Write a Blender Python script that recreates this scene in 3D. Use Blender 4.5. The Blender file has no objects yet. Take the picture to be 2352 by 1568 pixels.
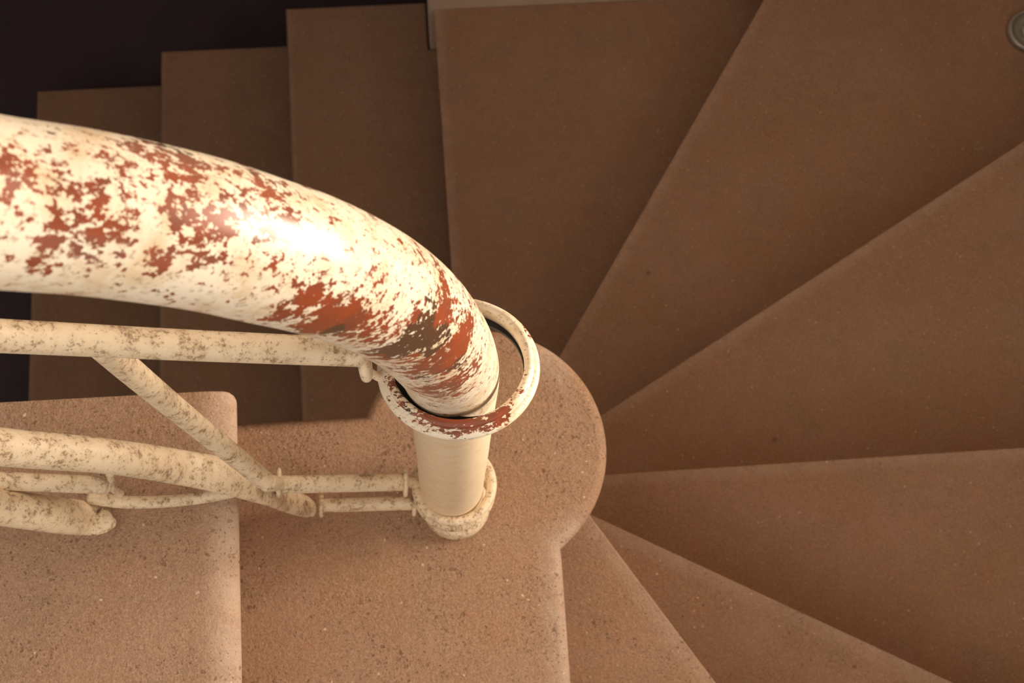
import bpy, bmesh, math, random
from mathutils import Vector, Matrix, noise as mnoise

# ------------------------------------------------------------------ camera, sky, lamp, exposure
SC = bpy.context.scene
COL = SC.collection
PI = math.pi
CAM_Z = 3.136
F_PX, YAW, TILT, ROLL = 3234.283, -0.207782, 0.2275816, 0.1497236

def cam_axes():
    Fw = Vector((0, math.sin(TILT), -math.cos(TILT)))
    U = Vector((0, math.cos(TILT), math.sin(TILT)))
    X = Vector((1, 0, 0))
    c, s = math.cos(ROLL), math.sin(ROLL)
    X2 = X * c + U * s
    U2 = U * c - X * s
    R = Matrix.Rotation(YAW, 3, 'Z')
    return R @ X2, R @ U2, R @ Fw
CX, CU, CF = cam_axes()
CAM = Vector((0, 0, CAM_Z))

def at(x, y, D):
    """place in the stairwell seen at photo pixel x, y, lying D metres below the lens"""
    d = CX * ((x - 1176) / F_PX) + CU * ((784 - y) / F_PX) + CF
    return CAM + d * (D / -d.z)

cd = bpy.data.cameras.new('camera')
cam = bpy.data.objects.new('camera', cd)
COL.objects.link(cam)
m3 = Matrix((CX, CU, -CF)).transposed()
cam.matrix_world = Matrix.Translation(CAM) @ m3.to_4x4()
cd.sensor_width = 36.0
cd.lens = F_PX * 36.0 / 2352.0
cd.clip_start = 0.02
cd.dof.use_dof = True
cd.dof.focus_distance = 0.92
cd.dof.aperture_fstop = 19.0
SC.camera = cam

w = bpy.data.worlds.new('stairwell_air')
SC.world = w
w.use_nodes = True
w.node_tree.nodes['Background'].inputs[0].default_value = (1.0, 0.89, 0.76, 1)
w.node_tree.nodes['Background'].inputs[1].default_value = 1.06

def window_light(name, loc, target, sx, sy, power, color):
    ld = bpy.data.lights.new(name, 'AREA')
    ld.shape = 'RECTANGLE'
    ld.size = sx
    ld.size_y = sy
    ld.energy = power
    ld.color = color
    o = bpy.data.objects.new(name, ld)
    COL.objects.link(o)
    o.location = loc
    o.rotation_euler = (Vector(target) - Vector(loc)).to_track_quat('-Z', 'Y').to_euler()
    return o
# daylight through the stair window in the right wall, above the winders
WIN_Y0, WIN_Y1, WIN_Z0, WIN_Z1 = 0.05, 0.85, 2.20, 2.58
REVEAL = 0.40                                # depth of the unseen window recess, chosen to shade the lower steps
WALL_X = 1.32
WINDOW = window_light('window_daylight', (WALL_X + REVEAL + 0.01, (WIN_Y0 + WIN_Y1) / 2, (WIN_Z0 + WIN_Z1) / 2), (0.0, (WIN_Y0 + WIN_Y1) / 2, (WIN_Z0 + WIN_Z1) / 2),
                      WIN_Y1 - WIN_Y0, WIN_Z1 - WIN_Z0, 55.0, (1.0, 0.83, 0.65))

SC.view_settings.view_transform = 'Standard'
SC.view_settings.look = 'None'
SC.view_settings.exposure = 0.14
SC.view_settings.gamma = 1.0
SC.view_settings.use_curve_mapping = False

# ------------------------------------------------------------------ node helpers
class NT:
    def __init__(s, name):
        s.m = bpy.data.materials.new(name)
        s.m.use_nodes = True
        s.t = s.m.node_tree
        s.b = s.t.nodes['Principled BSDF']
    def n(s, typ, **k):
        nd = s.t.nodes.new(typ)
        for a, v in k.items():
            if a.startswith('_'):
                setattr(nd, a[1:], v)
        return nd
    def l(s, a, b):
        s.t.links.new(a, b)
    def coord(s, scale=(1, 1, 1), rot=(0, 0, 0)):
        tc = s.n('ShaderNodeTexCoord')
        mp = s.n('ShaderNodeMapping')
        mp.inputs['Scale'].default_value = scale
        mp.inputs['Rotation'].default_value = rot
        s.l(tc.outputs['Object'], mp.inputs[0])
        return mp.outputs[0]
    def noise(s, vec, scale, detail=3, rough=0.55, dist=0.0):
        nd = s.n('ShaderNodeTexNoise')
        nd.inputs['Scale'].default_value = scale
        nd.inputs['Detail'].default_value = detail
        nd.inputs['Roughness'].default_value = rough
        nd.inputs['Distortion'].default_value = dist
        s.l(vec, nd.inputs['Vector'])
        return nd.outputs['Fac']
    def voro(s, vec, scale, out='Distance'):
        nd = s.n('ShaderNodeTexVoronoi')
        nd.inputs['Scale'].default_value = scale
        s.l(vec, nd.inputs['Vector'])
        return nd.outputs[out]
    def step(s, val, a, b, to0=0.0, to1=1.0):
        nd = s.n('ShaderNodeMapRange', _interpolation_type='SMOOTHSTEP')
        s.l(val, nd.inputs['Value'])
        nd.inputs['From Min'].default_value = a
        nd.inputs['From Max'].default_value = b
        nd.inputs['To Min'].default_value = to0
        nd.inputs['To Max'].default_value = to1
        return nd.outputs['Result']
    def math(s, op, a, b):
        nd = s.n('ShaderNodeMath', _operation=op)
        for i, v in enumerate((a, b)):
            if isinstance(v, (int, float)):
                nd.inputs[i].default_value = v
            else:
                s.l(v, nd.inputs[i])
        return nd.outputs[0]
    def mix(s, fac, a, b):
        nd = s.n('ShaderNodeMix', _data_type='RGBA')
        for i, v in ((0, fac), (6, a), (7, b)):
            if isinstance(v, (int, float)):
                nd.inputs[i].default_value = v
            elif isinstance(v, tuple):
                nd.inputs[i].default_value = (*v, 1)
            else:
                s.l(v, nd.inputs[i])
        return nd.outputs[2]
    def attr(s, name):
        nd = s.n('ShaderNodeAttribute')
        nd.attribute_name = name
        return nd.outputs['Fac']
    def bump(s, h, strength, dist):
        nd = s.n('ShaderNodeBump')
        nd.inputs['Strength'].default_value = strength
        nd.inputs['Distance'].default_value = dist
        s.l(h, nd.inputs['Height'])
        s.l(nd.outputs[0], s.b.inputs['Normal'])
    def fin(s, color=None, rough=0.6, spec=0.5, metal=0.0):
        if color is not None:
            if isinstance(color, tuple):
                s.b.inputs['Base Color'].default_value = (*color, 1)
            else:
                s.l(color, s.b.inputs['Base Color'])
        if isinstance(rough, (int, float)):
            s.b.inputs['Roughness'].default_value = rough
        else:
            s.l(rough, s.b.inputs['Roughness'])
        s.b.inputs['Specular IOR Level'].default_value = spec
        s.b.inputs['Metallic'].default_value = metal
        return s.m

def stone_material():
    t = NT('speckled_cast_stone')
    v = t.coord()
    big = t.noise(v, 7.0, 4, 0.6)
    mid = t.noise(v, 38.0, 4, 0.65)
    fine = t.noise(v, 520.0, 3, 0.7)
    c = t.mix(t.step(big, 0.35, 0.65), (0.405, 0.236, 0.134), (0.445, 0.272, 0.180))
    c = t.mix(t.step(t.noise(v, 15.0, 3, 0.6), 0.48, 0.68, 0.0, 0.6), c, (0.365, 0.240, 0.150))
    c = t.mix(t.step(t.noise(v, 21.0, 3, 0.6), 0.52, 0.70, 0.0, 0.45), c, (0.44, 0.225, 0.125))
    c = t.mix(t.step(mid, 0.42, 0.72, 0, 0.55), c, (0.37, 0.222, 0.15))
    c = t.mix(t.step(fine, 0.42, 0.66, 0, 0.60), c, (0.60, 0.405, 0.265))
    c = t.mix(t.step(t.noise(v, 640.0, 2, 0.6), 0.52, 0.68, 0, 0.5), c, (0.25, 0.135, 0.075))
    # nosing edges painted pale, for wear and for light catching them
    c = t.mix(t.math('MULTIPLY', t.math('MULTIPLY', t.attr('worn'), t.step(t.attr('nose_d'), 0.15, 1.0, 1.0, 0.0)), t.step(mid, 0.25, 0.7, 0.9, 0.4)), c, (0.73, 0.59, 0.48))
    # dark pits in loose clusters
    clus = t.noise(v, 16.0, 2, 0.5)
    wv = t.n('ShaderNodeVectorMath', _operation='ADD')
    wn = t.n('ShaderNodeTexNoise')
    wn.inputs['Scale'].default_value = 190.0
    wn.inputs['Detail'].default_value = 3.0
    t.l(v, wn.inputs['Vector'])
    ws = t.n('ShaderNodeVectorMath', _operation='SCALE')
    t.l(wn.outputs['Color'], ws.inputs[0])
    ws.inputs['Scale'].default_value = 0.006
    t.l(v, wv.inputs[0])
    t.l(ws.outputs[0], wv.inputs[1])
    wv = wv.outputs[0]
    def pits(scale, share, size):
        lim = t.math('MULTIPLY', t.math('SUBTRACT', t.voro(wv, scale, 'Color'), 1.0 - share), size)
        lim = t.math('MULTIPLY', lim, t.attr('pitted'))
        lim = t.math('MULTIPLY', lim, t.step(clus, 0.32, 0.60, 0.6, 1.3))
        return t.step(t.math('SUBTRACT', lim, t.voro(wv, scale)), -0.03, 0.05)
    pitm = t.math('MAXIMUM', pits(150.0, 0.48, 0.60), t.math('MULTIPLY', pits(370.0, 0.60, 0.78), 0.75))
    c = t.mix(t.math('MULTIPLY', pitm, 0.62), c, (0.17, 0.088, 0.046))
    # a few larger grey stones and pale grains
    vd = t.voro(v, 62.0)
    vc = t.voro(v, 62.0, 'Color')
    big_stone = t.math('MULTIPLY', t.step(vd, 0.22, 0.30, 1, 0), t.step(vc, 0.945, 0.955))
    c = t.mix(t.math('MULTIPLY', big_stone, 0.7), c, (0.17, 0.12, 0.085))
    vd2 = t.voro(wv, 190.0)
    vc2 = t.voro(wv, 190.0, 'Color')
    pale = t.math('MULTIPLY', t.step(vd2, 0.18, 0.27, 1, 0), t.step(vc2, 0.88, 0.90))
    c = t.mix(t.math('MULTIPLY', pale, 0.75), c, (0.85, 0.66, 0.48))
    rough = t.noise(v, 190.0, 5, 0.7)
    hgt = t.math('ADD', t.math('SUBTRACT', t.math('MULTIPLY', fine, 0.6), pitm), t.math('MULTIPLY', rough, 1.8))
    t.bump(hgt, 0.75, 0.0016)
    return t.fin(c, 0.72, 0.3)

def chipped_paint_material():
    """cream paint chipped back to red oxide primer and dark iron; the chip and iron amounts are stored on the mesh"""
    t = NT('chipped_cream_paint')
    v = t.coord()
    vs = t.coord((0.55, 1.0, 0.8), (0, 0.6, 0))
    n1 = t.noise(vs, 250.0, 6, 0.66, 0.1)
    n2 = t.noise(v, 480.0, 3, 0.6)
    chip = t.attr('chip')
    iron = t.attr('iron')
    h = t.math('ADD', t.math('ADD', t.math('MULTIPLY', t.math('SUBTRACT', n1, 0.5), 3.2), t.math('MULTIPLY', t.math('SUBTRACT', n2, 0.5), 1.2)), t.math('MULTIPLY', chip, 0.46))
    red = t.step(h, 0.335, 0.375)
    stain = t.noise(v, 42.0, 4, 0.65)
    cream = t.mix(t.step(stain, 0.42, 0.70), (0.90, 0.81, 0.655), (0.74, 0.58, 0.385))
    dirt = t.step(t.noise(vs, 420.0, 4, 0.65), 0.555, 0.64)
    cream = t.mix(t.math('MULTIPLY', dirt, 0.55), cream, (0.33, 0.22, 0.13))
    prim = t.mix(t.step(t.noise(v, 60.0, 4, 0.6), 0.38, 0.68), (0.30, 0.068, 0.026), (0.21, 0.062, 0.032))
    im = t.step(t.math('ADD', t.noise(v, 70.0, 4, 0.6), t.math('MULTIPLY', iron, 0.5)), 0.72, 0.80)
    prim = t.mix(im, prim, (0.095, 0.050, 0.028))
    c = t.mix(red, cream, prim)
    t.bump(t.math('SUBTRACT', t.math('MULTIPLY', n2, 0.15), red), 0.25, 0.0005)
    return t.fin(c, t.step(red, 0, 1, 0.36, 0.30), 0.55)

def stained_paint_material(name, amount=0.0, stretch=(1, 1, 1), c0=(0.86, 0.72, 0.52), c1=(0.70, 0.54, 0.36)):
    """matt cream paint with brown grime"""
    t = NT(name)
    v = t.coord()
    vs = t.coord(stretch)
    s1 = t.noise(v, 85.0, 5, 0.68)
    s2 = t.noise(vs, 330.0, 4, 0.68, 0.1)
    c = t.mix(t.step(s1, 0.38, 0.72), c0, c1)
    g = t.math('ADD', t.math('MULTIPLY', s1, 0.55), t.math('MULTIPLY', s2, 0.6))
    c = t.mix(t.step(g, 0.60 - amount, 0.73 - amount, 0, 0.8), c, (0.25, 0.165, 0.095))
    sp = t.step(t.noise(vs, 420.0, 2, 0.5), 0.66, 0.72)
    c = t.mix(t.math('MULTIPLY', sp, 0.55), c, (0.16, 0.09, 0.05))
    t.bump(g, 0.3, 0.0006)
    return t.fin(c, 0.5, 0.4)

M_STONE = stone_material()
M_CHIP = chipped_paint_material()
M_RAIL = stained_paint_material('grimy_cream_paint', 0.02)
M_POST = stained_paint_material('streaked_cream_paint', -0.12, (0.6, 0.6, 2.2), (0.93, 0.78, 0.56), (0.86, 0.69, 0.47))

def simple(name, c1, c2, scale, rough, spec=0.4, metal=0.0):
    t = NT(name)
    v = t.coord()
    c = t.mix(t.step(t.noise(v, scale, 4, 0.6), 0.35, 0.65), c1, c2)
    return t.fin(c, rough, spec, metal)
M_WALL = simple('cream_plaster', (0.86, 0.72, 0.58), (0.90, 0.76, 0.62), 9.0, 0.8)
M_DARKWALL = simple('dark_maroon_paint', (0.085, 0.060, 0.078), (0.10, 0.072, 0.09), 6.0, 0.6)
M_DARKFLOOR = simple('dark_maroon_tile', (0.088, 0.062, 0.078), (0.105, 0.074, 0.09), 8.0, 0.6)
M_BROWNWALL = simple('brown_oil_paint', (0.16, 0.10, 0.07), (0.20, 0.13, 0.09), 8.0, 0.5)
M_BLACK = simple('gap_shade_black', (0.012, 0.011, 0.012), (0.018, 0.016, 0.018), 50.0, 0.6)  # black that stands in for shade inside the collar
M_METAL = simple('dull_grey_metal', (0.42, 0.42, 0.37), (0.50, 0.49, 0.43), 60.0, 0.45, 0.5, 0.6)

# ------------------------------------------------------------------ object helpers
def thing(name, label, cat, loc, group=None):
    o = bpy.data.objects.new(name, None)
    o.empty_display_size = 0.1
    COL.objects.link(o)
    o.location = loc
    o['label'] = label
    o['category'] = cat
    if group:
        o['group'] = group
    return o

def part(name, bm, mat, parent=None, smooth=True, label=None):
    """link bm (in world coordinates) as one mesh object, kept relative to its top-level parent"""
    off = Vector((0, 0, 0))
    p = parent
    while p is not None:
        off += Vector(p.location)
        p = p.parent
    for v in bm.verts:
        v.co -= off
    bmesh.ops.recalc_face_normals(bm, faces=bm.faces[:])
    me = bpy.data.meshes.new(name)
    bm.to_mesh(me)
    bm.free()
    me.materials.append(mat)
    if smooth:
        for p_ in me.polygons:
            p_.use_smooth = True
    o = bpy.data.objects.new(name, me)
    COL.objects.link(o)
    if parent:
        o.parent = parent
    if label:
        o['label'] = label
    return o

def structure(name, bm, mat):
    o = part(name, bm, mat, None, False)
    o['kind'] = 'structure'
    return o

def box(x0, y0, z0, x1, y1, z1):
    bm = bmesh.new()
    bmesh.ops.create_cube(bm, size=1.0)
    for v in bm.verts:
        v.co = Vector((x0 + (v.co.x + .5) * (x1 - x0), y0 + (v.co.y + .5) * (y1 - y0), z0 + (v.co.z + .5) * (z1 - z0)))
    return bm

def catmull(pts, n):
    """pts: list of tuples of floats, resampled with n points per span"""
    out = []
    P = [pts[0]] + list(pts) + [pts[-1]]
    for i in range(1, len(P) - 2):
        for k in range(n):
            t = k / n
            a, b, c, d = P[i - 1], P[i], P[i + 1], P[i + 2]
            out.append(tuple(0.5 * (2 * b[j] + (c[j] - a[j]) * t + (2 * a[j] - 5 * b[j] + 4 * c[j] - d[j]) * t * t + (3 * b[j] - a[j] - 3 * c[j] + d[j]) * t ** 3) for j in range(len(b))))
    out.append(tuple(pts[-1]))
    return out

def tube(path, seg=24, n=8, bm=None, flat=None, cap=0.5):
    """path: (Vector, radius[, squash]) ; squash < 1 thins the tube across the railing plane normal and widens it the other way"""
    rows = [(p[0].x, p[0].y, p[0].z, p[1], p[2] if len(p) > 2 else 1.0) for p in path]
    R = catmull(rows, n) if len(rows) > 2 else [tuple(rows[0][j] + (rows[1][j] - rows[0][j]) * k / n for j in range(5)) for k in range(n + 1)]
    # rounded ends
    def dome(r0, r1):
        d = Vector(r0[:3]) - Vector(r1[:3])
        d.normalize()
        out = []
        for a in (30, 55, 75, 87):
            q = Vector(r0[:3]) + d * (r0[3] * math.sin(math.radians(a)) * cap)
            out.append((q.x, q.y, q.z, r0[3] * math.cos(math.radians(a)), r0[4]))
        return out
    if cap > 0:
        R = list(reversed(dome(R[0], R[1]))) + R + dome(R[-1], R[-2])
    bm = bm or bmesh.new()
    rings = []
    N0 = Vector((0, 1, 0)) if flat is None else Vector(flat)
    L = len(R)
    for i, r in enumerate(R):
        T = Vector(R[min(i + 1, L - 1)][:3]) - Vector(R[max(i - 1, 0)][:3])
        T.normalize()
        A = N0 - T * N0.dot(T)
        A.normalize()
        B = T.cross(A)
        sq = r[4]
        ring = []
        for k in range(seg):
            an = 2 * PI * k / seg
            ring.append(bm.verts.new(Vector(r[:3]) + A * (math.cos(an) * r[3] * sq) + B * (math.sin(an) * r[3] * (2 - sq if sq < 1 else 1))))
        rings.append(ring)
    for a, b in zip(rings[:-1], rings[1:]):
        for k in range(seg):
            bm.faces.new((a[k], a[(k + 1) % seg], b[(k + 1) % seg], b[k]))
    bm.faces.new(list(reversed(rings[0])))
    bm.faces.new(rings[-1])
    return bm

def lathe(profile, center, normal=(0, 0, 1), seg=64, closed=False, bm=None):
    """profile: (radius, height) list revolved about an axis through center"""
    bm = bm or bmesh.new()
    q = Vector((0, 0, 1)).rotation_difference(Vector(normal).normalized()).to_matrix()
    rows = []
    for r, z in profile:
        rows.append([bm.verts.new(Vector(center) + q @ Vector((r * math.cos(2 * PI * k / seg), r * math.sin(2 * PI * k / seg), z))) for k in range(seg)])
    pairs = list(zip(rows[:-1], rows[1:]))
    if closed:
        pairs.append((rows[-1], rows[0]))
    for a, b in pairs:
        for k in range(seg):
            bm.faces.new((a[k], a[(k + 1) % seg], b[(k + 1) % seg], b[k]))
    if not closed:
        if profile[0][0] > 1e-5:
            bm.faces.new(list(reversed(rows[0])))
        if profile[-1][0] > 1e-5:
            bm.faces.new(rows[-1])
    return bm

def arc(cr, cz, r, a0, a1, n=8):
    return [(cr + r * math.cos(math.radians(a0 + (a1 - a0) * i / n)), cz + r * math.sin(math.radians(a0 + (a1 - a0) * i / n))) for i in range(n + 1)]

# ------------------------------------------------------------------ the stair
RISE = 0.17
D0 = 1.266                                   # top tread lies this far below the lens
def depth(k): return D0 + k * RISE
def top(k): return CAM_Z - depth(k)
NUB = Vector((0.033, 0.213))                 # centre of the rounded newel end
NUB_R = 0.127
Y_END = 0.2555                               # stairwell edge of the upper flight
SLAB = 0.045
V = Vector

def clip(poly, p, d):
    """keep the part of a convex polygon on the left of the line through p along d"""
    n = Vector((-d.y, d.x))
    out = []
    for i in range(len(poly)):
        a, b = poly[i], poly[(i + 1) % len(poly)]
        da, db = (a - p).dot(n), (b - p).dot(n)
        if da >= 0:
            out.append(a)
        if da * db < 0:
            out.append(a + (b - a) * (da / (da - db)))
    return out

def densify(poly, st=0.02):
    out = []
    for i in range(len(poly)):
        a, b = poly[i], poly[(i + 1) % len(poly)]
        n = max(1, int((b - a).length / st))
        out += [a + (b - a) * (k / n) for k in range(n)]
    return out

def push_out(poly, r):
    """bend the outline round the newel drum, then drop crowded points"""
    out = []
    for p in poly:
        d = p - NUB
        if d.length < r:
            d = d.normalized() * r if d.length > 1e-6 else Vector((r, 0))
        out.append(NUB + d)
    res = []
    for p in out:
        if not res or (p - res[-1]).length > 0.004:
            res.append(p)
    if (res[0] - res[-1]).length < 0.004:
        res.pop()
    return res

def prism(poly, z0, z1):
    bm = bmesh.new()
    lo = [bm.verts.new((p.x, p.y, z0)) for p in poly]
    hi = [bm.verts.new((p.x, p.y, z1)) for p in poly]
    n = len(poly)
    for i in range(n):
        bm.faces.new((lo[i], lo[(i + 1) % n], hi[(i + 1) % n], hi[i]))
    bm.faces.new(list(reversed(lo)))
    bm.faces.new(hi)
    return bm

def seg_dist(p, a, b):
    ab = b - a
    t = max(0, min(1, (p - a).dot(ab) / ab.length_squared))
    return (p - (a + ab * t)).length

def slab(poly, z1, wear_light_edges, round_=0.012, wear_w=0.03, worn=0.30, nosing=0.0, pitted=0.55):
    """stone tread with a rounded rim; wear_light_edges are the nosing lines painted pale for wear and light"""
    bm = prism(poly, z1 - SLAB, z1)
    bm.normal_update()
    def top_edges(near):
        out = []
        for e in bm.edges:
            if all(abs(v.co.z - z1) < 1e-5 for v in e.verts) and len(e.link_faces) == 2:
                on = all(seg_dist(V((v.co.x, v.co.y)), *wear_light_edges) < 0.004 for v in e.verts)
                if on == near:
                    out.append(e)
        return out
    if nosing:
        bmesh.ops.bevel(bm, geom=top_edges(True), offset=nosing, offset_type='OFFSET', segments=7, profile=0.5, affect='EDGES', clamp_overlap=True)
        edges = []
    else:
        edges = [e for f in bm.faces if f.normal.z > 0.9 for e in f.edges]
    if edges:
        bmesh.ops.bevel(bm, geom=edges, offset=round_, offset_type='OFFSET', segments=5, profile=0.5, affect='EDGES', clamp_overlap=True)
    # distance from the nosing line (linear, so it interpolates exactly) drives the pale edge, painted for wear and light
    lay = bm.verts.layers.float.new('nose_d')
    lw = bm.verts.layers.float.new('worn')
    lp = bm.verts.layers.float.new('pitted')
    (a, b) = wear_light_edges
    t_ = (b - a).normalized()
    n_ = V((-t_.y, t_.x))
    for v in bm.verts:
        v[lay] = abs((V((v.co.x, v.co.y)) - a).dot(n_)) / wear_w
        v[lw] = worn
        v[lp] = pitted
    return bm

def nosed_slab(x0, x1, y0, y1, z1, worn, wear_w):
    """straight tread along y whose edge at x1 is worn into a long soft round; the free corner at y1 is eased"""
    prof = [(x0, 0.0)]
    n = 14
    for i in range(n + 1):
        a = math.radians(90 * i / n)
        prof.append((x1 - 0.032 + 0.032 * math.sin(a), -0.017 * (1 - math.cos(a))))
    prof += [(x1 - 0.003, -0.024), (x1 - 0.016, -SLAB), (x0, -SLAB)]
    bm = bmesh.new()
    rows = []
    for y, ease in ((y0, 0.0), (y1 - 0.009, 0.0), (y1 - 0.006, 0.0006), (y1 - 0.003, 0.0022), (y1 - 0.0008, 0.0050), (y1, 0.0080)):
        rows.append([bm.verts.new((min(x, x1 - ease), y, z1 + z)) for x, z in prof])
    m = len(prof)
    for a, b in zip(rows[:-1], rows[1:]):
        for k in range(m):
            bm.faces.new((a[k], a[(k + 1) % m], b[(k + 1) % m], b[k]))
    bm.faces.new(rows[0])
    bm.faces.new(list(reversed(rows[-1])))
    ld = bm.verts.layers.float.new('nose_d')
    lw = bm.verts.layers.float.new('worn')
    lp = bm.verts.layers.float.new('pitted')
    for v in bm.verts:
        v[lp] = 0.95
        v[ld] = abs(x1 - v.co.x) / wear_w
        v[lw] = worn
    return bm

def ln(k, p, q):
    a, b = at(*p, depth(k)), at(*q, depth(k))
    return Vector((a.x, a.y)), Vector((b.x - a.x, b.y - a.y)).normalized()

# nosing lines of the winders, each read from the newel outwards
NOSE = {
    2: ln(2, (1360, 1190), (1645, 1568)),
    3: ln(3, (1375, 1190), (2190, 1568)),
    4: ln(4, (1395, 1090), (2352, 1028)),
    5: ln(5, (1395, 945), (2352, 325)),
    6: ln(6, (1290, 810), (1755, 0)),
    7: ln(7, (1036, 600), (998, 40)),
}
pw = at(982, 22, depth(7))
PIER_X, WALL_Y = pw.x, pw.y
RIGHT, FRONT = WALL_X, -0.95
X0 = at(551, 1300, depth(0) + 0.017).x               # nosing of the topmost step
X1 = at(1302, 1420, depth(1)).x              # nosing of the newel step
OVER = 0.010                                 # nosing overhang
GROUP = 'cast stone stair steps'

def step_thing(label, k, poly, wear_light_edges, riser_poly, tread_bm=None, **kw):
    c = sum(poly, Vector((0, 0))) / len(poly)
    t = thing('stone_step', label, 'step', (c.x, c.y, top(k) - RISE), GROUP)
    tr = part('tread', tread_bm or slab(poly, top(k), wear_light_edges, **kw), M_STONE, t)
    for p_ in tr.data.polygons:
        p_.use_smooth = 0.03 < abs(p_.normal.z) < 0.995
    if riser_poly:
        part('riser', prism(riser_poly, top(k) - RISE + 0.0005, top(k) - SLAB), M_STONE, t, False)
    return t

def long_edge(k):
    p, d = NOSE[k]
    return (p - d * 0.2, p + d * 2.0)

# topmost step: only its nosing end is in view
poly = [V((X0 - 0.42, FRONT)), V((X0, FRONT)), V((X0, Y_END - 0.006)), V((X0 - 0.002, Y_END - 0.002)), V((X0 - 0.006, Y_END)), V((X0 - 0.42, Y_END - 0.003))]
step_thing('pale worn topmost step at lower left with square corner under the flattened rail foot', 0, poly, (V((X0, FRONT)), V((X0, Y_END))),
           [V((X0 - 0.07, FRONT)), V((X0 - 0.032, FRONT)), V((X0 - 0.032, Y_END - 0.004)), V((X0 - 0.07, Y_END - 0.004))], tread_bm=nosed_slab(X0 - 0.42, X0, FRONT, Y_END, top(0), 0.55, 0.040))

# newel step with its round end
def newel_outline():
    pts = []
    xa = X0 - 0.08
    yc = Y_END
    # nub meets the stairwell edge and the nosing
    a_start = math.atan2(yc - NUB.y, -math.sqrt(max(0, NUB_R ** 2 - (yc - NUB.y) ** 2)))
    corner = at(1292, 1262, depth(1))
    a_end = math.atan2(corner.y - NUB.y, corner.x - NUB.x)
    pts += [V((xa, FRONT)), V((X1 + 0.004, FRONT)), V((corner.x - 0.001, corner.y - 0.012))]
    n = 64
    for i in range(n + 1):
        a = a_end + (a_start - a_end) * i / n
        pts.append(NUB + V((math.cos(a), math.sin(a))) * NUB_R)
    pts += [V((xa, yc))]
    return pts, corner, a_end, a_start
poly, corner, a_end, a_start = newel_outline()
newel_step = step_thing('large pitted step with a round end that carries the railing post', 1, poly,
                        (V((X1, FRONT)), V((corner.x, corner.y))),
                        [V((X1 - 0.05, FRONT)), V((X1 - OVER, FRONT)), V((corner.x - 0.012, corner.y - 0.05)), V((X1 - 0.05, corner.y - 0.05))],
                        round_=0.019, wear_w=0.034, worn=0.6, pitted=1.12)
drum = lathe([(NUB_R - 0.012, 0.0), (NUB_R - 0.012, top(1) - SLAB)], (NUB.x, NUB.y, 0.0), seg=72)
structure('wall_newel', drum, M_STONE)

# winders
LABELS = {
    2: 'narrow wedge winder step just below the newel step at the bottom',
    3: 'wedge winder step at lower right, second down from the newel step',
    4: 'wide winder step at right with its edge running straight across to the newel',
    5: 'winder step at right fanning up to the frame edge, fourth down from the newel step',
    6: 'tall winder step at upper right carrying the round metal cap',
    7: 'winder step at top centre that ends against the pale wall corner',
}
DRUM = NUB_R - 0.0115
for k in range(2, 8):
    rect = [V((-0.6, FRONT)), V((RIGHT, FRONT)), V((RIGHT, WALL_Y)), V((-0.6, WALL_Y))]
    p, d = NOSE[k]
    poly = clip(rect, p, -d)                       # behind its own nosing
    if k == 2:
        poly = clip(poly, V((X1 - OVER - 0.03, 0)), V((0, 1)) * -1)
    else:
        pp, pd = NOSE[k - 1]
        n = V((-pd.y, pd.x))
        poly = clip(poly, pp - n * (OVER + 0.03), pd)       # runs in under the riser above
    # keep only the wedge outside the newel drum
    pd0 = V((0, -1)) if k == 2 else NOSE[k - 1][1]
    bis = (d + pd0).normalized()
    poly = clip(poly, NUB + bis * 0.055, V((bis.y, -bis.x)))
    poly = push_out(densify(poly), DRUM)
    # riser strip under the nosing
    n = V((-d.y, d.x))
    ra, rb = p - n * OVER, p - n * (OVER + 0.04)
    s0, s1 = -0.1, 2.2
    strip = [V((-0.6, FRONT)), V((RIGHT - .002, FRONT)), V((RIGHT - .002, WALL_Y - .002)), V((-0.6, WALL_Y - .002))]
    strip = clip(clip(strip, ra, -d), rb, d)
    # only the outward half of the nosing line
    strip = clip(strip, NUB + d * (DRUM + 0.004), V((d.y, -d.x)))
    step_thing(LABELS[k], k, poly, long_edge(k), strip, round_=0.013, wear_w=0.026, pitted={2: 1.0, 3: 0.8}.get(k, 0.55))

# straight lower flight
def nose_x(k, *pts):
    return [at(x, y, depth(k)) for x, y in pts]
LOW = {
    8: ([(655, 19), (693, 950)], 'dim straight step at top left beside the pale wall corner'),
    9: ([(369, 117), (366, 760)], 'dim straight step at top left, second from the pale wall corner'),
    10: ([(84, 208), (64, 915)], 'darkest straight step at far left, lowest one above the dark landing'),
}
back = {}
nose7a = NOSE[7][0]
for k in (8, 9, 10):
    (f, nr), lab = LOW[k]
    a, b = at(*f, depth(k)), at(*nr, depth(k))
    a, b = V((a.x, a.y)), V((b.x, b.y))
    d = (b - a).normalized()
    near = a + d * ((a.y - 0.10) / -d.y)
    if k == 8:
        nx = NOSE[7]
        pts_back = [nx[0] + nx[1] * ((0.10 - nx[0].y) / nx[1].y), nx[0] + nx[1] * ((WALL_Y - 0.002 - nx[0].y) / nx[1].y)]
        e = at(965, 5, depth(8))
        poly = [a, near, pts_back[0] + V((OVER + 0.03, 0)), pts_back[1] + V((OVER + 0.03, 0)), V((PIER_X - 0.003, WALL_Y - 0.002)), V((PIER_X - 0.003, e.y))]
    else:
        e1 = at(*{9: (650, 105), 10: (365, 195)}[k], depth(k))
        pa, pn = back[k - 1]
        poly = [a, near, pn + V((OVER + 0.03, 0)), pa + V((OVER + 0.03, 0)) + V((0, e1.y - pa.y))]
    back[k] = (a, near)
    step_thing(lab, k, poly, (a, near), [a + V((OVER, -0.004)), near + V((OVER, 0.004)), near + V((OVER + 0.04, 0.004)), a + V((OVER + 0.04, -0.004))], round_=0.006, wear_w=0.016)

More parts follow.
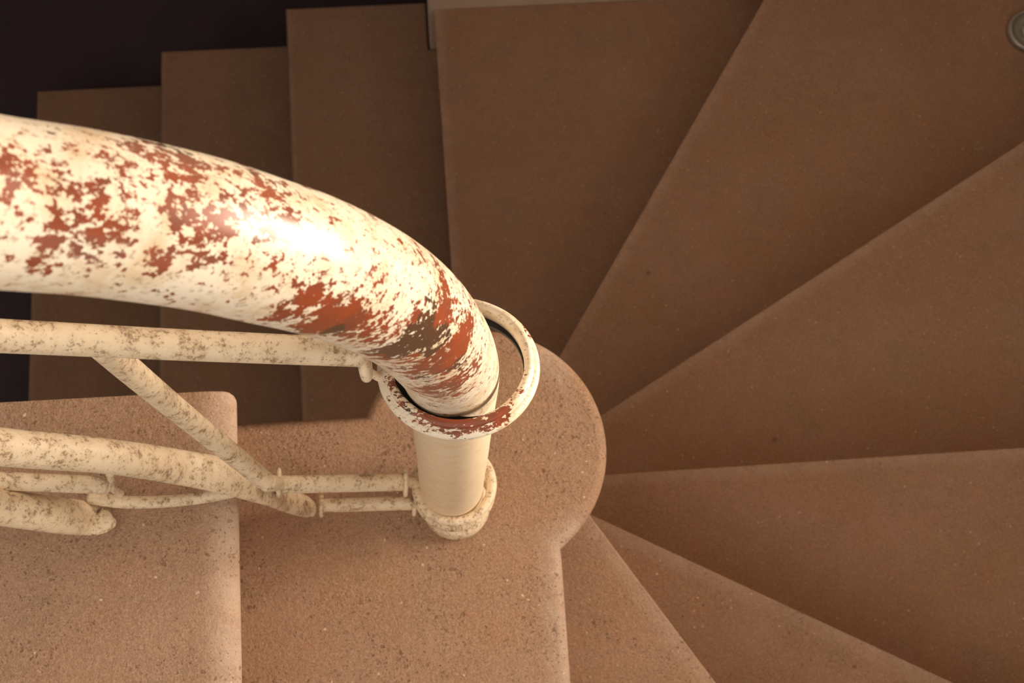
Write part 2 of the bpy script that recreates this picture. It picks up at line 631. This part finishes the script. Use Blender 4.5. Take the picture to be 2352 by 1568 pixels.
# ------------------------------------------------------------------ the setting
def pier():
    # back wall with a rounded corner where the lower flight begins
    r = 0.006
    pts = []
    for i in range(9):
        a = math.radians(180 + 90 * i / 8)
        pts.append(V((PIER_X + r + r * math.cos(a), WALL_Y + r + r * math.sin(a))))
    pts += [V((RIGHT + 0.02, WALL_Y + 0.007)), V((RIGHT + 0.02, 2.2)), V((PIER_X, 2.2))]
    return prism(pts, 0.0, 2.9)
structure('wall_back', pier(), M_WALL)
def wall_with_window():
    bm = bmesh.new()
    x0, x1 = RIGHT + 0.001, RIGHT + REVEAL
    for y0, z0, y1, z1 in ((FRONT, 0.0, WALL_Y, WIN_Z0), (FRONT, WIN_Z1, WALL_Y, 3.236), (FRONT, WIN_Z0, WIN_Y0, WIN_Z1), (WIN_Y1, WIN_Z0, WALL_Y, WIN_Z1)):
        b = box(x0, y0, z0, x1, y1, z1)
        me = bpy.data.meshes.new('tmp')
        b.to_mesh(me)
        b.free()
        bm.from_mesh(me)
        bpy.data.meshes.remove(me)
    return bm
structure('wall_right', wall_with_window(), M_BROWNWALL)
structure('wall_front', box(-1.6, FRONT - 0.12, 0.0, RIGHT + 0.12, FRONT - 0.001, 2.20), M_BROWNWALL)  # unseen wall, low height and brown colour set for the ambient light
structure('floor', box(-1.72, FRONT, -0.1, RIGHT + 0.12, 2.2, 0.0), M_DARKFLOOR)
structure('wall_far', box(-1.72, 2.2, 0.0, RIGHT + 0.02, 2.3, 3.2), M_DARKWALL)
structure('wall_left_light_block', box(-1.72, FRONT, 0.0, -1.6, 2.2, 3.2), M_DARKWALL)  # unseen wall, added to block side light from the lower flight
def shade_slab():
    # unseen slab added to shade the lower steps, as a next stair turn would
    outline = [(-1.72, 0.44), (0.34, 0.44), (0.34, FRONT), (RIGHT + 0.12, FRONT), (RIGHT + 0.12, 2.3), (-1.72, 2.3)]
    return prism([V(p) for p in outline], CAM_Z + 0.10, CAM_Z + 0.22)
structure('ceiling_light_block', shade_slab(), M_WALL)

# ------------------------------------------------------------------ round metal cap on the sixth step
cc = at(2361, 75, depth(6))
mc = thing('metal_cap', 'round grey metal cap with a raised rim on the step at the right edge', 'cap', (cc.x, cc.y, top(6)))
rr = 0.0395
bm = lathe([(0.0, 0.006), (rr * .60, 0.006), (rr * .72, 0.0065), (rr * .84, 0.010)] + arc(rr - 0.005, 0.008, 0.005, 120, 0, 6) + [(rr, 0.0), (0.0, 0.0)], (cc.x, cc.y, top(6) + 0.0003), seg=64)
part('rim_plate', bm, M_METAL, mc)
bm = lathe([(rr * .40, 0.0058), (rr * .40, 0.010), (rr * .36, 0.012), (0.0, 0.0125)], (cc.x, cc.y, top(6) + 0.0003), seg=40)
part('centre_boss', bm, M_METAL, mc)

# ------------------------------------------------------------------ the railing: one welded thing
base = at(1046, 1158, depth(1))
RAILING = thing('stair_railing', 'cream tubular stair railing with chipped red handrail bending down into a post', 'railing', (base.x, base.y, top(1)))
POST_R = 0.0312

PATH = [(-430, 420, 0.440), (-200, 440, 0.462), (0, 466, 0.486), (180, 486, 0.506), (335, 511, 0.526), (470, 538, 0.547), (592, 571, 0.570), (731, 612, 0.606),
        (860, 668, 0.660), (948, 728, 0.722), (1004, 790, 0.795), (1030, 835, 0.862), (1038, 872, 0.912)]
hp = [(at(x, y, D), POST_R) for x, y, D in PATH]
RED_LEFT_LIMIT = 700
RED = [(20, 385, 18), (80, 385, 26), (112, 365, 16), (95, 412, 22), (20, 360, 14), (170, 440, 20), (205, 445, 16), (235, 445, 16), (240, 355, 22), (280, 375, 15), (330, 345, 18),
       (380, 335, 34), (375, 362, 26), (402, 388, 18), (425, 400, 16), (462, 392, 20), (392, 470, 28), (420, 485, 18), (470, 470, 32), (502, 497, 22), (550, 500, 18), (592, 402, 22),
       (622, 432, 18), (640, 478, 22), (662, 492, 16), (205, 495, 22), (240, 520, 15), (270, 470, 13), (130, 500, 15), (45, 490, 9), (90, 572, 28), (118, 552, 16), (88, 605, 18),
       (232, 535, 22), (254, 540, 14), (222, 582, 10), (372, 590, 22), (384, 606, 14), (450, 598, 14), (482, 600, 10), (520, 634, 10), (348, 632, 10), (560, 590, 14), (640, 590, 14),
       (600, 742, 22), (640, 722, 20), (700, 690, 28), (740, 690, 26), (722, 662, 20), (680, 650, 16), (640, 640, 12), (760, 742, 50), (820, 752, 42), (858, 768, 34), (786, 722, 34),
       (735, 742, 36), (940, 792, 60), (1000, 800, 60), (1042, 832, 44), (902, 805, 36), (980, 850, 50), (1060, 872, 40), (1004, 890, 40), (1062, 780, 36), (1082, 742, 34), (1032, 690, 26),
       (1002, 742, 40), (962, 722, 24), (1082, 662, 24), (1062, 612, 22), (1004, 598, 16), (1022, 642, 20), (922, 560, 15), (880, 650, 12), (842, 640, 12), (560, 380, 22), (860, 500, 20),
       (960, 570, 18), (1100, 700, 26), (1040, 910, 34), (960, 900, 26), (690, 520, 10), (700, 420, 16), (780, 455, 14), (340, 330, 26), (450, 370, 22), (520, 390, 22), (600, 420, 24), (660, 430, 20), (300, 420, 15), (320, 480, 15), (560, 460, 22), (520, 530, 18), (620, 540, 15), (150, 330, 12), (280, 330, 14), (30, 440, 14), (160, 570, 14), (300, 545, 12), (410, 560, 14), (470, 545, 14)]
IRON = [(342, 322, 22), (420, 347, 16), (560, 388, 16), (690, 442, 14), (940, 790, 58), (1000, 786, 46), (1062, 832, 32), (900, 800, 30), (380, 336, 18), (120, 298, 18), (95, 290, 12), (362, 325, 18), (540, 380, 14), (620, 402, 12), (980, 868, 22), (770, 762, 20), (1110, 740, 14)]

def paint_wear(bm, blobs_red, blobs_iron, level=0.0):
    """store how far the paint is chipped at each point: patches sit where the real chips sit on the tube"""
    bmesh.ops.recalc_face_normals(bm, faces=bm.faces[:])
    bm.normal_update()
    lc = bm.verts.layers.float.new('chip')
    li = bm.verts.layers.float.new('iron')
    front = []
    for v in bm.verts:
        d = CAM - v.co
        if v.normal.dot(d) > 0:
            q = v.co - CAM
            z = q.dot(CF)
            front.append((1176 + F_PX * q.dot(CX) / z, 784 - F_PX * q.dot(CU) / z, z, v))
    # coarse bins for the lookup
    grid = {}
    for f in front:
        grid.setdefault((int(f[0] // 40), int(f[1] // 40)), []).append(f)
    def anchor(x, y):
        best, bd = None, 1e9
        for i in range(-2, 3):
            for j in range(-2, 3):
                for f in grid.get((int(x // 40) + i, int(y // 40) + j), ()):
                    dd = (f[0] - x) ** 2 + (f[1] - y) ** 2 + (f[2] * 400)
                    if dd < bd:
                        bd, best = dd, f
        return best
    def spots(blobs):
        out = []
        for x, y, r in blobs:
            a = anchor(x, y)
            if a:
                # scattered chips on the straight run, bare patches in the bend
                left = x < RED_LEFT_LIMIT and y < 700
                out.append((a[3].co.copy(), (2.0 if left else 1.6) * r * a[2] / F_PX, 0.62 if left else 1.0))
        return out
    rs, is_ = spots(blobs_red), spots(blobs_iron)
    for v in bm.verts:
        c = 0.0
        cl = 0.0
        for p, s, k in rs:
            q = (v.co - p).length_squared / (s * s)
            if q < 6:
                if k < 1:
                    cl += k * math.exp(-q * 0.9)
                else:
                    c += math.exp(-q * 0.9)
        i_ = 0.0
        c += min(cl, 1.05)
        for p, s, k in is_:
            q = (v.co - p).length_squared / (s * s)
            if q < 6:
                i_ = max(i_, math.exp(-q * 0.8))
        v[lc] = min(c, 2.2) + level
        v[li] = i_

bm = tube(hp, seg=110, n=22, cap=0)
paint_wear(bm, RED, IRON)
part('handrail', bm, M_CHIP, RAILING, label='thick cream handrail chipped back to red primer')

bm = tube([(at(1038, 872, 0.912), POST_R), (at(1039, 950, 1.05), POST_R), (at(1039, 1036, 1.21), POST_R), (at(1037, 1108, 1.36), POST_R), (at(1041, 1148, 1.434), POST_R)], seg=72, n=14, cap=0)
part('post', bm, M_POST, RAILING, label='upright tan post below the bend')

# upper collar: a grooved ring standing clear of the post
rc = at(1053, 838, 0.885)
tilt = math.radians(-19)
nrm = Vector((0.0, -math.sin(tilt), math.cos(tilt)))
ROUT = 0.0520
prof = arc(0.0454, 0.0042, 0.0030, 180, 0, 10) + [(0.0480, 0.0012)] + arc(0.0484, -0.0030, 0.0041, 80, -90, 10) + [(0.0450, -0.0075), (0.0428, -0.0062), (0.0422, -0.001)]
bm = lathe(prof, rc, nrm, seg=150, closed=True)
def gap_band(center, normal, r_out, r_in, shift, z0, z1, n=90):
    bm = bmesh.new()
    q = Vector((0, 0, 1)).rotation_difference(Vector(normal)).to_matrix()
    rows = []
    for i in range(n):
        a = 2 * PI * i / n
        ca, sa = math.cos(a), math.sin(a)
        o = (r_out * ca, r_out * sa)
        i_ = (shift[0] + r_in * ca, shift[1] + r_in * sa)
        rows.append([bm.verts.new(Vector(center) + q @ Vector((p[0], p[1], z))) for p, z in ((i_, z0), (o, z0), (o, z1), (i_, z1))])
    for i in range(n):
        a, b = rows[i], rows[(i + 1) % n]
        for k in range(4):
            bm.faces.new((a[k], a[(k + 1) % 4], b[(k + 1) % 4], b[k]))
    return bm
RING_RED = [(1050, 972, 18), (1010, 968, 18), (1095, 968, 18), (1135, 958, 15), (980, 955, 16), (950, 938, 15), (1165, 940, 14), (1190, 900, 12), (1200, 870, 10), (1225, 770, 8), (925, 915, 14), (1215, 752, 9), (1030, 975, 14), (1070, 972, 14), (1150, 955, 14), (1110, 975, 12), (900, 870, 12), (905, 890, 12)]
paint_wear(bm, RING_RED, [(920, 905, 16), (940, 930, 14)], -0.25)
part('collar', bm, M_CHIP, RAILING, label='grooved white ring around the bend with red chips inside')

bm = gap_band(rc, nrm, 0.0426, 0.0352, (0.0066, -0.0005), -0.0070, -0.0045)  # added band, paints the shade in the gap between ring and post
part('collar_gap_shade', bm, M_BLACK, RAILING, False, label='added black band for the shaded gap inside the white ring')

# lower collar: two stacked rings and the foot of the post
c1 = at(1043, 1112, 1.372)
nl = Vector((0.0, 0.10, 1.0)).normalized()
bm = lathe(arc(0.0368, 0.0, 0.0050, 0, 360, 14)[:-1], c1, nl, seg=96, closed=True)
part('lower_collar', bm, M_RAIL, RAILING)
c2 = at(1043, 1127, 1.395)
bm = lathe(arc(0.0364, 0.0, 0.0046, 0, 360, 14)[:-1], c2, nl, seg=96, closed=True)
part('lower_collar', bm, M_RAIL, RAILING)
c3 = at(1048, 1164, 1.436)
bm = lathe([(0.0335, 0.0), (0.0340, 0.010), (0.0325, 0.018), (0.0300, 0.023), (0.0, 0.024)], (c3.x, c3.y, top(1) + 0.0002), seg=72)
part('base_flange', bm, M_RAIL, RAILING)

def washer(p, axis, R, th=0.0035):
    r = th * 0.5
    return lathe([(0.0, -r)] + arc(R - r, 0.0, r, -90, 90, 6) + [(0.0, r)], p, axis, seg=40)

def bar(name, pts, dia, **kw):
    path = [(at(x, y, D), dm * 0.5, sq) for (x, y, D, dm, sq) in pts] if len(pts[0]) == 5 else [(at(x, y, D), dia * 0.5) for x, y, D in pts]
    return part(name, tube(path, seg=40, n=14, **kw), M_RAIL, RAILING)

def direction(a, b):
    return (at(*b) - at(*a)).normalized()

# bar under the handrail, ending in a washer beside the collar
bar('top_bar', [(-420, 752, 0.640), (0, 771, 0.722), (420, 792, 0.785), (826, 809, 0.842)], 0.0180, cap=0.1)
ax = direction((600, 800, 0.83), (838, 812, 0.845))
part('washer', washer(at(838, 832, 0.862), (ax + Vector((0, 0.10, 0.30))).normalized(), 0.0128, 0.0070), M_RAIL, RAILING)
bm = tube([(at(840, 848, 0.872), 0.0028), (at(862, 862, 0.882), 0.0028), (at(880, 868, 0.887), 0.0035)], seg=16, n=6)
part('lug', bm, M_RAIL, RAILING)

# upright strut between top bar and lower rail
bar('strut', [(232, 792, 0.790, 0.0172, 1.0), (310, 860, 0.870, 0.0172, 1.0), (430, 960, 0.98, 0.0167, 1.0), (540, 1048, 1.07, 0.0161, 1.0), (606, 1101, 1.135, 0.0162, 1.0)], 0, cap=0.6)

def dented(name, pts, dents, **kw):
    """a bar whose end has been hammered: each dent (x, y, D, radius, depth) pushes the near face inwards"""
    bm = tube([(at(x, y, D), dm * 0.5, sq) for (x, y, D, dm, sq) in pts], seg=64, n=18, **kw)
    bmesh.ops.recalc_face_normals(bm, faces=bm.faces[:])
    bm.normal_update()
    for x, y, D, rad, dep in dents:
        c = at(x, y, D)
        n = (CAM - c).normalized()
        for v in bm.verts:
            g = math.exp(-((v.co - c).length / rad) ** 2) * max(0.0, v.normal.dot(n)) ** 0.5
            v.co -= n * (dep * g)
    return part(name, bm, M_RAIL, RAILING)

# lower rail that flattens and runs down on to the newel step
dented('lower_rail', [(-380, 985, 0.90, 0.0285, 1), (0, 1026, 1.02, 0.0282, 1), (250, 1048, 1.085, 0.0270, 1), (420, 1074, 1.165, 0.0248, 0.80), (515, 1094, 1.205, 0.0240, 0.72), (606, 1128, 1.272, 0.0180, 0.65), (655, 1148, 1.360, 0.0172, 0.62), (700, 1162, 1.412, 0.0160, 0.6), (720, 1170, 1.424, 0.0105, 0.6)],
       [(430, 1070, 1.160, 0.010, 0.008), (470, 1076, 1.190, 0.011, 0.011), (510, 1084, 1.225, 0.011, 0.011), (545, 1096, 1.255, 0.009, 0.008), (655, 1140, 1.35, 0.010, 0.004)], cap=0.5, flat=(0.83, 0, 0.55))
# second, thinner bar behind it
bar('lower_bar', [(-380, 1090, 1.05), (0, 1104, 1.135), (240, 1114, 1.185)], 0.0150, cap=0.15)
# low curved bar just above the topmost tread
bar('curved_bar', [(205, 1142, 1.238, 0.0115, 1), (290, 1153, 1.244, 0.0112, 1), (400, 1150, 1.252, 0.0108, 1), (490, 1138, 1.250, 0.0108, 1), (562, 1121, 1.250, 0.0115, 1)], 0, cap=0.5)
part('washer', washer(at(240, 1110, 1.19), direction((100, 1108, 1.15), (240, 1114, 1.185)), 0.0105, 0.004), M_RAIL, RAILING)
bm = tube([(at(252, 1084, 1.172), 0.0033), (at(254, 1104, 1.185), 0.0033), (at(262, 1124, 1.20), 0.0033), (at(278, 1134, 1.212), 0.0030)], seg=16, n=6)
part('hook', bm, M_RAIL, RAILING)
# flattened foot resting on the topmost step
bar('foot', [(-300, 1108, 1.02, 0.030, 1), (-20, 1160, 1.135, 0.030, 1), (110, 1180, 1.185, 0.0290, .95), (200, 1190, 1.242, 0.0215, 0.62), (228, 1195, 1.248, 0.0190, 0.6), (248, 1199, 1.251, 0.0135, 0.6), (258, 1201, 1.253, 0.0075, 0.6)], 0, cap=0.9, flat=(0.83, 0, 0.55))

# two spacer bars between the strut end and the post
bar('spacer_bar', [(640, 1113, 1.285), (930, 1107, 1.352)], 0.0166, cap=0.1)
bar('spacer_bar', [(735, 1161, 1.398), (950, 1155, 1.404)], 0.0138, cap=0.1)
ax1 = direction((640, 1113, 1.330), (930, 1107, 1.352))
for x, y, D, R in ((640, 1108, 1.283, 0.0137), (931, 1107, 1.352, 0.0146), (738, 1161, 1.398, 0.0118), (951, 1166, 1.402, 0.0085)):
    part('washer', washer(at(x, y, D), (ax1 + Vector((0, -0.02, 0.10))).normalized(), R, 0.0043), M_RAIL, RAILING)
bm = tube([(at(614, 1108, 1.24), 0.0080), (at(640, 1111, 1.283), 0.0068)], seg=24, n=4)
part('neck', bm, M_RAIL, RAILING)
bm = tube([(at(926, 1107, 1.352), 0.0060), (at(958, 1108, 1.362), 0.0050)], seg=20, n=4)
part('neck', bm, M_RAIL, RAILING)
